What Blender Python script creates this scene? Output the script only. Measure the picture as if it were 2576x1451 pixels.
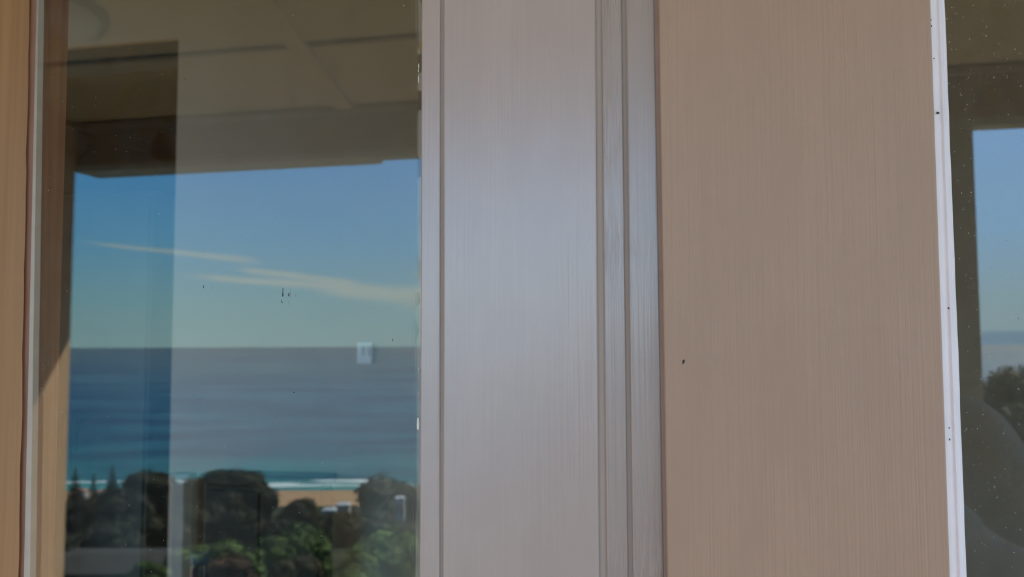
import bpy, bmesh, math, random
from mathutils import Vector, Matrix, noise
random.seed(7)
scene = bpy.context.scene
C = scene.collection
for o in list(bpy.data.objects): bpy.data.objects.remove(o)
R = math.radians

# ------------------------------------------------------------------ camera
F_PX = 2200.0
YAW, PITCH, ROLL = R(12.0), math.atan((870.0-725.5)/F_PX), R(0.22)
EYE = Vector((0.0, -0.5, 1.5))
fw = Vector((-math.sin(YAW)*math.cos(PITCH), math.cos(YAW)*math.cos(PITCH), math.sin(PITCH)))
rt = Vector((math.cos(YAW), math.sin(YAW), 0.0))
up = rt.cross(fw)
rt2 = rt*math.cos(ROLL) - up*math.sin(ROLL)
up2 = up*math.cos(ROLL) + rt*math.sin(ROLL)
cam_d = bpy.data.cameras.new('camera'); cam = bpy.data.objects.new('camera', cam_d); C.objects.link(cam)
cam.matrix_world = Matrix(((rt2.x, up2.x, -fw.x, EYE.x), (rt2.y, up2.y, -fw.y, EYE.y), (rt2.z, up2.z, -fw.z, EYE.z), (0,0,0,1)))
cam_d.sensor_width = 36.0; cam_d.lens = F_PX/2576*36.0
cam_d.clip_start = 0.005; cam_d.clip_end = 200000
cam_d.dof.use_dof = True; cam_d.dof.focus_distance = 0.52; cam_d.dof.aperture_fstop = 12.0
scene.camera = cam
scene.view_settings.view_transform = 'Standard'; scene.view_settings.look = 'None'
scene.view_settings.gamma = 1; scene.view_settings.use_curve_mapping = False
scene.view_settings.exposure = 0.0

# ------------------------------------------------------------------ sky
SUN_AZ, SUN_EL = R(30), R(51)          # from the sea side, towards +x
sun_dir = Vector((math.sin(SUN_AZ)*math.cos(SUN_EL), -math.cos(SUN_AZ)*math.cos(SUN_EL), math.sin(SUN_EL)))
w = bpy.data.worlds.new('sky'); scene.world = w; w.use_nodes = True
nt = w.node_tree; nt.nodes.clear()
def N(t, kind, **k):
    n = t.nodes.new(kind)
    for a, b in k.items(): setattr(n, a, b)
    return n
def L(t, a, b): t.links.new(a, b)
def math_n(t, op, a, b=None, c=None, clamp=False):
    n = N(t, 'ShaderNodeMath', operation=op, use_clamp=clamp)
    for i, v in enumerate((a, b, c)):
        if v is None: continue
        if isinstance(v, (int, float)): n.inputs[i].default_value = v
        else: L(t, v, n.inputs[i])
    return n.outputs[0]
def ramp_n(t, fac, stops, interp='LINEAR'):
    n = N(t, 'ShaderNodeValToRGB'); n.color_ramp.interpolation = interp
    el = n.color_ramp.elements
    while len(el) < len(stops): el.new(0.5)
    for e, (p, c) in zip(el, stops):
        e.position = p; e.color = (*c, 1) if len(c) == 3 else c
    L(t, fac, n.inputs[0]); return n.outputs[0]
def mix_col(t, fac, a, b, mode='MIX'):
    n = N(t, 'ShaderNodeMix', data_type='RGBA', blend_type=mode)
    for i, v in ((0, fac), (6, a), (7, b)):
        if isinstance(v, (int, float)): n.inputs[i].default_value = v
        elif isinstance(v, tuple): n.inputs[i].default_value = (*v, 1)
        else: L(t, v, n.inputs[i])
    return n.outputs[2]
def maprange(t, v, a, b, c=0.0, d=1.0, smooth=True):
    n = N(t, 'ShaderNodeMapRange', interpolation_type='SMOOTHSTEP' if smooth else 'LINEAR')
    L(t, v, n.inputs[0])
    for i, x in enumerate((a, b, c, d)): n.inputs[i+1].default_value = x
    return n.outputs[0]
tc = N(nt, 'ShaderNodeTexCoord')
sep = N(nt, 'ShaderNodeSeparateXYZ'); L(nt, tc.outputs['Generated'], sep.inputs[0])
SX, SY, SZ = sep.outputs
elev = math_n(nt, 'ARCSINE', SZ)                                   # radians
az = math_n(nt, 'ARCTAN2', SX, math_n(nt, 'MULTIPLY', SY, -1.0))   # 0 = straight out to sea, + to the sun's side
e01 = math_n(nt, 'DIVIDE', elev, math.pi/2, clamp=True)
def sc(c, s): return tuple(x*s for x in c)
SK = 0.125
sky_a = ramp_n(nt, e01, [(0.0, sc((1.75,2.85,2.95), SK)), (0.03, sc((1.4,2.8,3.2), SK)), (0.075, sc((0.8,2.4,3.9), SK)), (0.14, sc((0.48,1.9,4.2), SK)), (0.4, sc((0.35,1.1,2.6), SK)), (1.0, sc((0.25,0.8,2.0), SK))])
sky_b = ramp_n(nt, e01, [(0.0, sc((1.9,2.7,3.0), SK)), (0.03, sc((1.8,2.8,3.3), SK)), (0.075, sc((1.6,3.0,4.6), SK)), (0.14, sc((1.5,2.9,5.0), SK)), (0.4, sc((0.8,1.7,3.2), SK)), (1.0, sc((0.4,1.0,2.2), SK))])
azf = maprange(nt, az, R(-40), R(14))
sky = mix_col(nt, azf, sky_a, sky_b)
# low haze bank on the sun's side
hz = math_n(nt, 'MULTIPLY', maprange(nt, elev, R(0.85), R(0.6)), maprange(nt, az, R(5), R(12)))
sky = mix_col(nt, math_n(nt, 'MULTIPLY', hz, 0.8), sky, sc((1.0,1.75,2.6), SK))
# thin streaks of cirrus: long wisps that dip towards the sun's side
def wisp(azc, elc, slope, half_len, half_w, taper, grain=1.0):
    u = math_n(nt, 'SUBTRACT', az, R(azc))
    v = math_n(nt, 'SUBTRACT', math_n(nt, 'SUBTRACT', elev, R(elc)), math_n(nt, 'MULTIPLY', u, slope))
    cmb = N(nt, 'ShaderNodeCombineXYZ'); L(nt, math_n(nt, 'MULTIPLY', u, 9.0), cmb.inputs[0]); L(nt, math_n(nt, 'MULTIPLY', v, 80.0), cmb.inputs[1])
    nz = N(nt, 'ShaderNodeTexNoise'); nz.inputs['Scale'].default_value = 1.3; nz.inputs['Detail'].default_value = 4; L(nt, cmb.outputs[0], nz.inputs['Vector'])
    t_ = math_n(nt, 'DIVIDE', u, R(half_len))
    ww = math_n(nt, 'MULTIPLY', math_n(nt, 'ADD', math_n(nt, 'MULTIPLY', t_, taper), 1.0), R(half_w))
    dv = math_n(nt, 'ABSOLUTE', math_n(nt, 'DIVIDE', v, math_n(nt, 'MAXIMUM', ww, 0.0005)))
    dv = math_n(nt, 'ADD', dv, math_n(nt, 'MULTIPLY', math_n(nt, 'SUBTRACT', nz.outputs[0], 0.5), 1.6*grain))
    m = math_n(nt, 'MULTIPLY', maprange(nt, dv, 1.25, 0.1), maprange(nt, math_n(nt, 'ABSOLUTE', t_), 1.0, 0.6))
    return m
m1 = wisp(-33.1, 5.78, -0.084, 5.6, 0.20, 0.5, 0.7)
m2 = wisp(-25.5, 3.95, -0.065, 7.5, 0.34, 0.4, 0.7)
m4 = wisp(-25.6, 4.42, -0.125, 4.4, 0.30, 0.3, 0.7)
m3 = wisp(-17.0, 3.15, -0.075, 9.0, 0.85, 0.55, 0.7)
m5 = wisp(-15.5, 4.55, -0.05, 3.6, 0.2, 0.3, 0.7)
mm = math_n(nt, 'MAXIMUM', math_n(nt, 'MAXIMUM', m2, m4), m3)
cl = math_n(nt, 'ADD', math_n(nt, 'MULTIPLY', math_n(nt, 'ADD', m1, m5, clamp=True), 0.6), math_n(nt, 'MULTIPLY', mm, 0.72), clamp=True)
sky = mix_col(nt, cl, sky, sc((3.1,3.5,3.2), SK))
below = maprange(nt, elev, R(-0.5), R(-0.1))
sky = mix_col(nt, below, sc((0.5,0.9,1.2), SK), sky)
bg = N(nt, 'ShaderNodeBackground'); bg.inputs[1].default_value = 1.0/SK
L(nt, sky, bg.inputs[0]); wo = N(nt, 'ShaderNodeOutputWorld'); L(nt, bg.outputs[0], wo.inputs[0])

sd = bpy.data.lights.new('sun', 'SUN'); sun = bpy.data.objects.new('sun', sd); C.objects.link(sun)
sd.energy = 30.0; sd.angle = R(0.53); sd.color = (1.0, 0.95, 0.86)
sun.rotation_euler = sun_dir.to_track_quat('Z', 'Y').to_euler(); sun.location = (5, -8, 12)

# ------------------------------------------------------------------ geometry helpers
GY = 0.004                                        # plane of the outer glass face
def ray(px, py):
    return (fw + rt2*((px-1288.0)/F_PX) + up2*(-(py-725.5)/F_PX)).normalized()
def on_y(px, py, y):                              # point seen at (px,py) on the plane y
    d = ray(px, py); return EYE + d*((y-EYE.y)/d.y)
def mir(p): return Vector((p.x, 2*GY-p.y, p.z))   # where a mirrored thing really stands
def out_y(px, py, Y):                             # real point, Y metres out from the wall, whose reflection shows at (px,py)
    return mir(on_y(px, py, 2*GY+Y))
def out_u(px, py, u):                             # the same, for a distance along the camera axis
    d = ray(px, py); f0 = Vector((-math.sin(YAW), math.cos(YAW), 0)); return mir(EYE + d*(u/d.dot(f0)))
def uv2w(v, u, z):                                # far landscape: v sideways, u away, both as the reflection sees them
    p = Vector((EYE.x, EYE.y, 0)) + rt*v + Vector((-math.sin(YAW), math.cos(YAW), 0))*u
    p.z = z; return mir(p)

def mesh_obj(name, bm, mat=None, parent=None, smooth=False):
    me = bpy.data.meshes.new(name); bm.normal_update(); bm.to_mesh(me); bm.free()
    o = bpy.data.objects.new(name, me); C.objects.link(o)
    if mat: me.materials.append(mat)
    if smooth:
        for p in me.polygons: p.use_smooth = True
    if parent:
        o.parent = parent; o.matrix_parent_inverse = Matrix.Translation(-parent.location)
    return o
def thing(name, label, cat, loc=(0,0,0), group=None):
    o = bpy.data.objects.new(name, None); C.objects.link(o); o.location = loc; o.empty_display_size = 0.1
    o['label'] = label; o['category'] = cat
    if group: o['group'] = group
    return o
def struct_empty(name, label, cat, loc=(0,0,0)):
    o = thing(name, label, cat, loc); o['kind'] = 'structure'; return o
def tag(o, label, cat, group=None, kind=None):
    o['label'] = label; o['category'] = cat
    if group: o['group'] = group
    if kind: o['kind'] = kind
    return o
def bx(bm, lo, hi):
    lo, hi = Vector(lo), Vector(hi)
    m = Matrix.Translation((lo+hi)/2) @ Matrix.Diagonal((*(hi-lo), 1))
    return bmesh.ops.create_cube(bm, size=1, matrix=m)['verts']
def box(name, lo, hi, mat, parent=None, bevel=0.0, seg=2):
    bm = bmesh.new(); bx(bm, lo, hi)
    if bevel: bmesh.ops.bevel(bm, geom=bm.edges[:], offset=bevel, segments=seg, affect='EDGES', profile=0.5)
    return mesh_obj(name, bm, mat, parent)
def prism(name, pts, z0, z1, mat, parent=None, pts_top=None, bevel=0.0, rows=1, wob=0.0):
    """upright length of timber: profile pts (x,y) counter-clockwise seen from above, from z0 to z1"""
    bm = bmesh.new(); pt = pts_top or pts; rings = []
    for k in range(rows+1):
        t = k/rows; z = z0+(z1-z0)*t
        dx = wob*(noise.noise(Vector((0, 0, z*23.0))) + 0.5*noise.noise(Vector((3, 0, z*61.0)))) if wob else 0
        rings.append([bm.verts.new((a[0]*(1-t)+b[0]*t+(dx if i in (1, 2) else 0), a[1]*(1-t)+b[1]*t, z)) for i, (a, b) in enumerate(zip(pts, pt))])
    n = len(pts)
    for k in range(rows):
        for i in range(n): bm.faces.new((rings[k][i], rings[k][(i+1) % n], rings[k+1][(i+1) % n], rings[k+1][i]))
    bm.faces.new(list(reversed(rings[0]))); bm.faces.new(rings[-1])
    if bevel and rows == 1:
        bmesh.ops.bevel(bm, geom=bm.edges[:], offset=bevel, segments=3, affect='EDGES', profile=0.5)
    bmesh.ops.recalc_face_normals(bm, faces=bm.faces[:])
    return mesh_obj(name, bm, mat, parent, smooth=False)
def lathe_bm(bm, prof, cx=0, cy=0, seg=24, cz=0):
    rings = []
    for r, z in prof:
        rings.append([bm.verts.new((cx+r*math.cos(2*math.pi*i/seg), cy+r*math.sin(2*math.pi*i/seg), cz+z)) for i in range(seg)])
    for a, b in zip(rings, rings[1:]):
        for i in range(seg): bm.faces.new((a[i], a[(i+1) % seg], b[(i+1) % seg], b[i]))
    bm.faces.new(list(reversed(rings[0]))); bm.faces.new(rings[-1])
    bmesh.ops.recalc_face_normals(bm, faces=bm.faces[:])

# ------------------------------------------------------------------ materials
def new_mat(name):
    m = bpy.data.materials.new(name); m.use_nodes = True; t = m.node_tree; t.nodes.clear()
    out = N(t, 'ShaderNodeOutputMaterial'); p = N(t, 'ShaderNodeBsdfPrincipled'); L(t, p.outputs[0], out.inputs[0])
    return m, t, p, out
def coords(t, scale=(1,1,1), kind='Object', loc=(0,0,0)):
    c = N(t, 'ShaderNodeTexCoord'); mp = N(t, 'ShaderNodeMapping'); mp.inputs['Scale'].default_value = scale; mp.inputs['Location'].default_value = loc
    L(t, c.outputs[kind], mp.inputs[0]); return mp.outputs[0]
def noise_n(t, vec, scale=1.0, detail=3.0, rough=0.5, out=0):
    n = N(t, 'ShaderNodeTexNoise'); n.inputs['Scale'].default_value = scale; n.inputs['Detail'].default_value = detail; n.inputs['Roughness'].default_value = rough
    L(t, vec, n.inputs['Vector']); return n.outputs[out]
def bump_n(t, h, strength, dist, prev=None):
    b = N(t, 'ShaderNodeBump'); b.inputs['Strength'].default_value = strength; b.inputs['Distance'].default_value = dist
    L(t, h, b.inputs['Height'])
    if prev is not None: L(t, prev, b.inputs['Normal'])
    return b.outputs[0]
def plain(name, col, rough=0.6, var=0.1, scale=5.0, metal=0.0, spec=0.5, stretch=(1,1,1), bump=0.0):
    m, t, p, o = new_mat(name)
    v = coords(t, stretch); nz = noise_n(t, v, scale, 4)
    c = mix_col(t, nz, sc(col, 1-var), sc(col, 1+var)); L(t, c, p.inputs['Base Color'])
    p.inputs['Roughness'].default_value = rough; p.inputs['Metallic'].default_value = metal; p.inputs['Specular IOR Level'].default_value = spec
    if bump: L(t, bump_n(t, nz, 0.6, bump), p.inputs['Normal'])
    return m
def brushed(name, col, rough, streak, depth, spec=0.5, grain=0.0, mottled=0.04, cracks=False):
    """brush-painted timber: fine upright bristle lines"""
    m, t, p, o = new_mat(name)
    v1 = coords(t, (streak*2.4, streak*2.4, 5.0)); v2 = coords(t, (streak*6.0, streak*6.0, 12.0)); v3 = coords(t, (30, 30, 9))
    n1 = noise_n(t, v1, 1.0, 2); n2 = noise_n(t, v2, 1.0, 2); n3 = noise_n(t, v3, 1.0, 3)
    v0 = coords(t, (40, 40, 14)); amt = maprange(t, noise_n(t, v0, 1.0, 2), 0.35, 0.65, 0.45, 1.0)
    h = math_n(t, 'MULTIPLY', math_n(t, 'ADD', n1, math_n(t, 'MULTIPLY', n2, 0.4)), amt)
    nrm = bump_n(t, h, 1.0, depth*2.2)
    v4 = coords(t, (1400, 1400, 1400)); nrm = bump_n(t, noise_n(t, v4, 1.0, 1), 0.5, depth*0.35, nrm)
    if cracks:
        v5 = coords(t, (900, 900, 42), loc=(2.3, 0, 0.4)); n5 = noise_n(t, v5, 1.0, 4, 0.7)
        v6 = coords(t, (9, 9, 6), loc=(0, 0, 0.35)); patch = maprange(t, noise_n(t, v6, 1.0, 1), 0.38, 0.6)
        ck = math_n(t, 'MULTIPLY', maprange(t, n5, 0.52, 0.38), patch)
        nrm = bump_n(t, math_n(t, 'SUBTRACT', 1.0, ck), 1.0, depth*1.6, nrm)
    c = mix_col(t, n3, sc(col, 1-mottled), sc(col, 1+mottled))
    c = mix_col(t, maprange(t, h, 0.3, 0.75), sc(col, 1-mottled*1.0), c)
    L(t, c, p.inputs['Base Color']); L(t, nrm, p.inputs['Normal'])
    p.inputs['Roughness'].default_value = rough; p.inputs['Specular IOR Level'].default_value = spec
    return m
M = {}
M['grey'] = brushed('grey_gloss_paint', (0.415, 0.333, 0.315), 0.25, 210, 0.00014, 0.85)
M['grey_cracked'] = brushed('weathered_grey_gloss_paint', (0.36, 0.292, 0.275), 0.25, 210, 0.00012, 0.85, cracks=True)
M['groove'] = plain('groove_shade_tint', (0.37, 0.30, 0.27), 0.7, 0.04, 20)  # darker, browner tint paints in the shade inside the grooves
M['beige'] = brushed('beige_satin_paint', (0.385, 0.255, 0.187), 0.50, 260, 0.00022, 0.5)
M['white'] = brushed('white_paint', (0.84, 0.76, 0.80), 0.5, 420, 0.00025, 0.4, mottled=0.08)
M['putty'] = plain('aged_putty', (0.42, 0.34, 0.28), 0.6, 0.15, 60)
M['gap'] = plain('gap_shade_brown', (0.34, 0.24, 0.20), 0.8, 0.15, 60)  # brown base stands in for the shadow between frame and board
def wood(name, light, dark, rough=0.4, spec=0.5, sx=60.0, sz=1.6, bump=0.0002):
    m, t, p, o = new_mat(name)
    v = coords(t, (sx, sx, sz)); n = noise_n(t, v, 1.0, 5, 0.6)
    v2 = coords(t, (sx*5, sx*5, sz*4)); n2 = noise_n(t, v2, 1.0, 3)
    f = math_n(t, 'ADD', math_n(t, 'MULTIPLY', maprange(t, n, 0.3, 0.7), 0.75), math_n(t, 'MULTIPLY', n2, 0.25))
    L(t, mix_col(t, f, dark, light), p.inputs['Base Color']); p.inputs['Roughness'].default_value = rough
    p.inputs['Specular IOR Level'].default_value = spec; L(t, bump_n(t, n, 0.4, bump), p.inputs['Normal'])
    return m
M['pine'] = wood('varnished_pine', (0.33, 0.185, 0.09), (0.22, 0.112, 0.05), 0.34, 0.3, 80, 1.2)
M['stain'] = wood('dark_stained_edge', (0.30, 0.13, 0.06), (0.20, 0.08, 0.04), 0.5)
M['redwood'] = wood('red_brown_timber', (0.36, 0.15, 0.08), (0.15, 0.055, 0.028), 0.5, 0.3, 90, 1.0)
M['soffit'] = plain('cream_soffit_paint', (0.60, 0.525, 0.34), 0.75, 0.05, 3)
M['beam'] = plain('taupe_beam_paint', (0.36, 0.31, 0.27), 0.6, 0.08, 4)
M['gutter'] = plain('cream_gutter', (0.72, 0.66, 0.52), 0.4, 0.04, 4)
M['wing'] = plain('tan_wall_paint', (0.68, 0.46, 0.28), 0.8, 0.05, 4, spec=0.1)
M['post'] = plain('olive_post_paint', (0.40, 0.44, 0.40), 0.55, 0.08, 6)
M['deck'] = wood('deck_boards', (0.34, 0.27, 0.20), (0.22, 0.17, 0.13), 0.6, 0.3, 12, 12)
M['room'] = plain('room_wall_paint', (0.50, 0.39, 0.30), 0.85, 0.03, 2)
M['room_ceiling'] = plain('room_ceiling_paint', (0.10, 0.08, 0.06), 0.9, 0.02, 2)  # coloured dark so the upper part of the room stays dim
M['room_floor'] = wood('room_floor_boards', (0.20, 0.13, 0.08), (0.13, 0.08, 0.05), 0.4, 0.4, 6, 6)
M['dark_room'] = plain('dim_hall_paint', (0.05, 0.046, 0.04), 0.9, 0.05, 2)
M['cupboard'] = plain('grey_cupboard', (0.20, 0.17, 0.14), 0.7, 0.05, 3)
M['dark_wood'] = wood('dark_sideboard_timber', (0.035, 0.028, 0.022), (0.02, 0.016, 0.012), 0.5, 0.2, 20, 20)
M['pale'] = plain('pale_post_paint', (0.62, 0.56, 0.49), 0.6, 0.03, 6)
M['tan_strip'] = wood('tan_timber_strip', (0.20, 0.13, 0.07), (0.16, 0.10, 0.05), 0.5)
M['plastic'] = plain('white_plastic', (0.92, 0.94, 0.95), 0.3, 0.02, 6)
M['blue'] = plain('blue_cap_plastic', (0.015, 0.06, 0.20), 0.4, 0.1, 20)
M['purple'] = plain('dark_purple_glass', (0.06, 0.015, 0.06), 0.15, 0.2, 20)
M['black'] = plain('black_fleck', (0.012, 0.008, 0.008), 0.4, 0.2, 200)
M['chip'] = plain('white_paint_drip', (0.85, 0.85, 0.80), 0.4, 0.03, 200)
M['metal'] = plain('brushed_metal', (0.5, 0.5, 0.5), 0.3, 0.05, 20, metal=1.0)
M['joint_rim_shade'] = plain('dark_joint_and_rim_shade', (0.10, 0.09, 0.07), 0.9, 0.1, 20)

def glass(name, dens, seed, smear_x=None, f0=0.043):
    m = bpy.data.materials.new(name); m.use_nodes = True; t = m.node_tree; t.nodes.clear()
    out = N(t, 'ShaderNodeOutputMaterial')
    tr = N(t, 'ShaderNodeBsdfTransparent'); tr.inputs[0].default_value = (0.95, 0.975, 0.955, 1)
    gl = N(t, 'ShaderNodeBsdfGlossy'); gl.inputs['Roughness'].default_value = 0.0; gl.inputs['Color'].default_value = (1, 1, 1, 1)
    lw = N(t, 'ShaderNodeLayerWeight'); lw.inputs[0].default_value = 0.5
    fr = math_n(t, 'ADD', f0, math_n(t, 'MULTIPLY', math_n(t, 'POWER', lw.outputs['Facing'], 5.0), 0.957))
    mx = N(t, 'ShaderNodeMixShader'); L(t, fr, mx.inputs[0]); L(t, tr.outputs[0], mx.inputs[1]); L(t, gl.outputs[0], mx.inputs[2])
    df = N(t, 'ShaderNodeBsdfDiffuse')
    masks = []; cols = None
    for k, (s, r, keep) in enumerate(((120, 0.026, 0.22*dens), (300, 0.045, 0.12*dens), (60, 0.017, 0.20*dens))):
        v = coords(t, (s, 0.0, s*0.8), loc=(seed+k*7.3, 0, seed*1.7))
        sv_ = N(t, 'ShaderNodeSeparateXYZ'); L(t, v, sv_.inputs[0]); cv_ = N(t, 'ShaderNodeCombineXYZ'); L(t, sv_.outputs[0], cv_.inputs[0]); L(t, sv_.outputs[2], cv_.inputs[1])
        vo = N(t, 'ShaderNodeTexVoronoi', feature='F1', voronoi_dimensions='2D'); vo.inputs['Scale'].default_value = 1.0; L(t, cv_.outputs[0], vo.inputs['Vector'])
        sp = N(t, 'ShaderNodeSeparateColor'); L(t, vo.outputs['Color'], sp.inputs[0])
        a = math_n(t, 'LESS_THAN', vo.outputs['Distance'], r); b = math_n(t, 'LESS_THAN', sp.outputs[0], keep)
        masks.append(math_n(t, 'MULTIPLY', a, b))
        if k == 0: cols = ramp_n(t, sp.outputs[1], [(0.0, (0.75,0.72,0.65)), (0.55, (0.6,0.58,0.5)), (0.7, (0.55,0.33,0.12)), (0.85, (0.06,0.06,0.05))], 'CONSTANT')
    mk = math_n(t, 'MAXIMUM', math_n(t, 'MAXIMUM', masks[0], masks[1]), masks[2])
    L(t, cols, df.inputs[0])
    # thin film of dust
    v = coords(t, (4, 0, 4), loc=(seed, 0, 0)); dust = math_n(t, 'MULTIPLY', noise_n(t, v, 1.0, 3), 0.012)
    mk = math_n(t, 'ADD', math_n(t, 'MULTIPLY', mk, 0.42), dust, clamp=True)
    if smear_x is not None:      # brush smears of old paint along the edge of the pane
        pc = N(t, 'ShaderNodeTexCoord'); spx = N(t, 'ShaderNodeSeparateXYZ'); L(t, pc.outputs['Object'], spx.inputs[0])
        v = coords(t, (2600, 0, 9)); st = noise_n(t, v, 1.0, 3)
        v = coords(t, (20, 0, 7)); st2 = noise_n(t, v, 1.0, 2)
        e = maprange(t, spx.outputs[0], smear_x-0.0065, smear_x-0.0005)
        s_ = math_n(t, 'MULTIPLY', math_n(t, 'MULTIPLY', maprange(t, st, 0.42, 0.62), e), maprange(t, st2, 0.4, 0.55))
        e2 = maprange(t, spx.outputs[0], smear_x-0.0030, smear_x)
        mk = math_n(t, 'MAXIMUM', mk, math_n(t, 'MULTIPLY', s_, 0.30)); mk = math_n(t, 'MAXIMUM', mk, math_n(t, 'MULTIPLY', e2, 0.25))
        df.inputs[0].default_value = (0.3, 0.32, 0.28, 1)
    m2 = N(t, 'ShaderNodeMixShader'); L(t, mk, m2.inputs[0]); L(t, mx.outputs[0], m2.inputs[1]); L(t, df.outputs[0], m2.inputs[2])
    L(t, m2.outputs[0], out.inputs[0]); return m

# ------------------------------------------------------------------ the wall you look at: window, post board, second window
ZB, ZT = 0.28, 2.42
def wx(px, y): return on_y(px, 725.5, y).x
def wxl(pxt, pxb, y):        # two ends of a line that is not quite plumb -> x at ZB and at ZT
    a, b = on_y(pxt, 0, y), on_y(pxb, 1451, y)
    s = (a.x-b.x)/(a.z-b.z); return b.x+(ZB-b.z)*s, b.x+(ZT-b.z)*s

w1 = struct_empty('window_1', 'large fixed window with grey painted stile on its right and pine frame on its left, mirroring the sea', 'window', (wx(1057, 0), 0, ZB))
def strip(name, l, r, yf, yb, mat, parent, bev=0.0006):
    """l, r = pixel positions (top, bottom) or one number"""
    lb, lt = wxl(*l, yf) if isinstance(l, tuple) else (wx(l, yf),)*2
    rb, rt_ = wxl(*r, yf) if isinstance(r, tuple) else (wx(r, yf),)*2
    return prism(name, [(lb, yf), (rb, yf), (rb, yb), (lb, yb)], ZB, ZT, mat, parent, [(lt, yf), (rt_, yf), (rt_, yb), (lt, yb)], bevel=bev)
gb = strip('glazing_bead', 1058, 1105, -0.0015, 0.030, M['grey'], w1, 0.0009); gb['label'] = 'narrow grey glazing bead beside the pane'
st = strip('sash_stile', 1114, (1497, 1507), 0.0, 0.045, M['grey'], w1, 0.0012); st['label'] = 'wide grey painted stile'
strip('stile_groove', 1102, 1117, 0.0011, 0.04, M['groove'], w1)
j1 = strip('frame_rebate', (1512, 1526), (1563, 1580), 0.0005, 0.045, M['grey_cracked'], w1, 0.001)
j2 = strip('frame_jamb', (1574, 1591), (1646, 1670), -0.001, 0.045, M['grey_cracked'], w1, 0.0012)
strip('jamb_groove', (1490, 1500), (1600, 1610), 0.0021, 0.04, M['groove'], w1)
# left side of the pane: putty, stained edge, pine frame
Ab, At = wxl(76, 48, 0.0); Bb, Bt = wxl(92, 60, 0.0025); gx_b, gx_t = wxl(96.5, 75, GY)
pt = prism('putty_line', [(Bb-0.006, 0.0025), (Bb, 0.0025), (gx_b, GY+0.0001), (gx_b, GY+0.012), (gx_b-0.009, GY+0.012)], ZB, ZT, M['putty'], w1,
           [(Bt-0.006, 0.0025), (Bt, 0.0025), (gx_t, GY+0.0001), (gx_t, GY+0.012), (gx_t-0.009, GY+0.012)], rows=60, wob=0.0002)
pt['label'] = 'thin white putty line'
se = prism('stained_edge', [(Ab-0.008, 0.0005), (Ab-0.0002, 0.0005), (Bb, 0.0025), (Bb-0.008, 0.0045)], ZB, ZT, M['stain'], w1, [(At-0.008, 0.0005), (At-0.0002, 0.0005), (Bt, 0.0025), (Bt-0.008, 0.0045)])
se['label'] = 'dark stained edge of the pine frame'
fx = wx(-900, 0.0)
tf = prism('timber_frame', [(fx, -0.0005), (Ab, -0.0005), (Ab-0.0012, 0.0004), (Ab-0.009, 0.002), (Ab-0.009, 0.04), (fx, 0.04)], ZB, ZT, M['pine'], w1,
           [(fx, -0.0005), (At, -0.0005), (At-0.0012, 0.0004), (At-0.009, 0.002), (At-0.009, 0.04), (fx, 0.04)], rows=160, wob=0.0011)
tf['label'] = 'golden varnished pine frame'
# inner part of the frame behind the glass
jq = on_y(158, 725, 0.034); 
def jdepth(px, py, x):      # depth at which an upright face at x reaches the pixel column
    d = ray(px, py); return EYE.y + d.y*((x-EYE.x)/d.x)
jy_t, jy_b = jdepth(167, 0, gx_t), jdepth(146, 1451, gx_b)
prism('inner_jamb', [(gx_b-0.02, GY+0.0055), (gx_b+0.0001, GY+0.0055), (gx_b, jy_b), (gx_b-0.02, jy_b)], ZB, ZT, M['redwood'], w1, [(gx_t-0.02, GY+0.0055), (gx_t+0.0001, GY+0.0055), (gx_t, jy_t), (gx_t-0.02, jy_t)], rows=2)['label'] = 'red brown inner jamb behind the glass'
box('bottom_rail', (fx, 0.0, ZB-0.09), (wx(1648, 0), 0.045, ZB), M['grey'], w1, 0.002)
box('head_rail', (fx, 0.0, ZT), (wx(1648, 0), 0.045, ZT+0.09), M['grey'], w1, 0.002)
PX0 = gx_b-0.004
pane1 = box('pane', (min(gx_b, gx_t)-0.001, GY, ZB), (wx(1058, -0.0015)+0.004, GY+0.005, ZT), glass('old_window_glass', 0.55, 3.0, smear_x=on_y(1056, 725, GY).x), w1)
pane1['label'] = 'dusty clear pane reflecting sky, sea and trees'
def clean_back(o):
    o.data.materials.append(M['clean_glass'])
    for p in o.data.polygons:
        if p.normal.y > 0.5: p.material_index = 1
M['clean_glass'] = glass('clean_window_glass', 0.0, 5.0)
clean_back(pane1)
# drips of white paint on the glass beside the bead
def blob(name, px, py, w_, h_, mat, parent, y, seed, thick=0.0006):
    c = on_y(px, py, y); s = 1/F_PX*0.53
    bm = bmesh.new(); bmesh.ops.create_icosphere(bm, subdivisions=3, radius=1)
    for v in bm.verts:
        n = 1+0.25*noise.noise(v.co*1.6+Vector((seed, 0, 0)))
        v.co = Vector((v.co.x*w_/2*s*n, v.co.y*thick, v.co.z*h_/2*s*n)) + c
    return mesh_obj(name, bm, mat, parent, True)
for i, (px, py, w_, h_) in enumerate(((1053.5, 166, 3.5, 14), (1053, 178, 3, 9), (1053.5, 199, 3.5, 20), (1052.5, 1066, 8, 34), (1055, 990, 2.5, 12), (1054.5, 930, 2.5, 14))):
    blob('paint_drip', px, py, w_, h_, M['chip'], w1, GY-0.0002, i*3.1)
sm = plain('dark_glass_smudge', (0.05, 0.055, 0.06), 0.7, 0.2, 800)
for i, (px, py, w_, h_) in enumerate(((711.5, 740, 4, 13), (711.5, 729, 2, 12), (726, 741, 3, 9), (708, 757, 2, 8), (710, 761, 3, 3), (512, 721, 2.5, 8), (988, 855, 2, 7), (739, 987, 4, 3))):
    blob('dirt_smudge', px, py, w_, h_, sm, w1, GY-0.00005, i*2.3+9, 0.0001)

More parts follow.
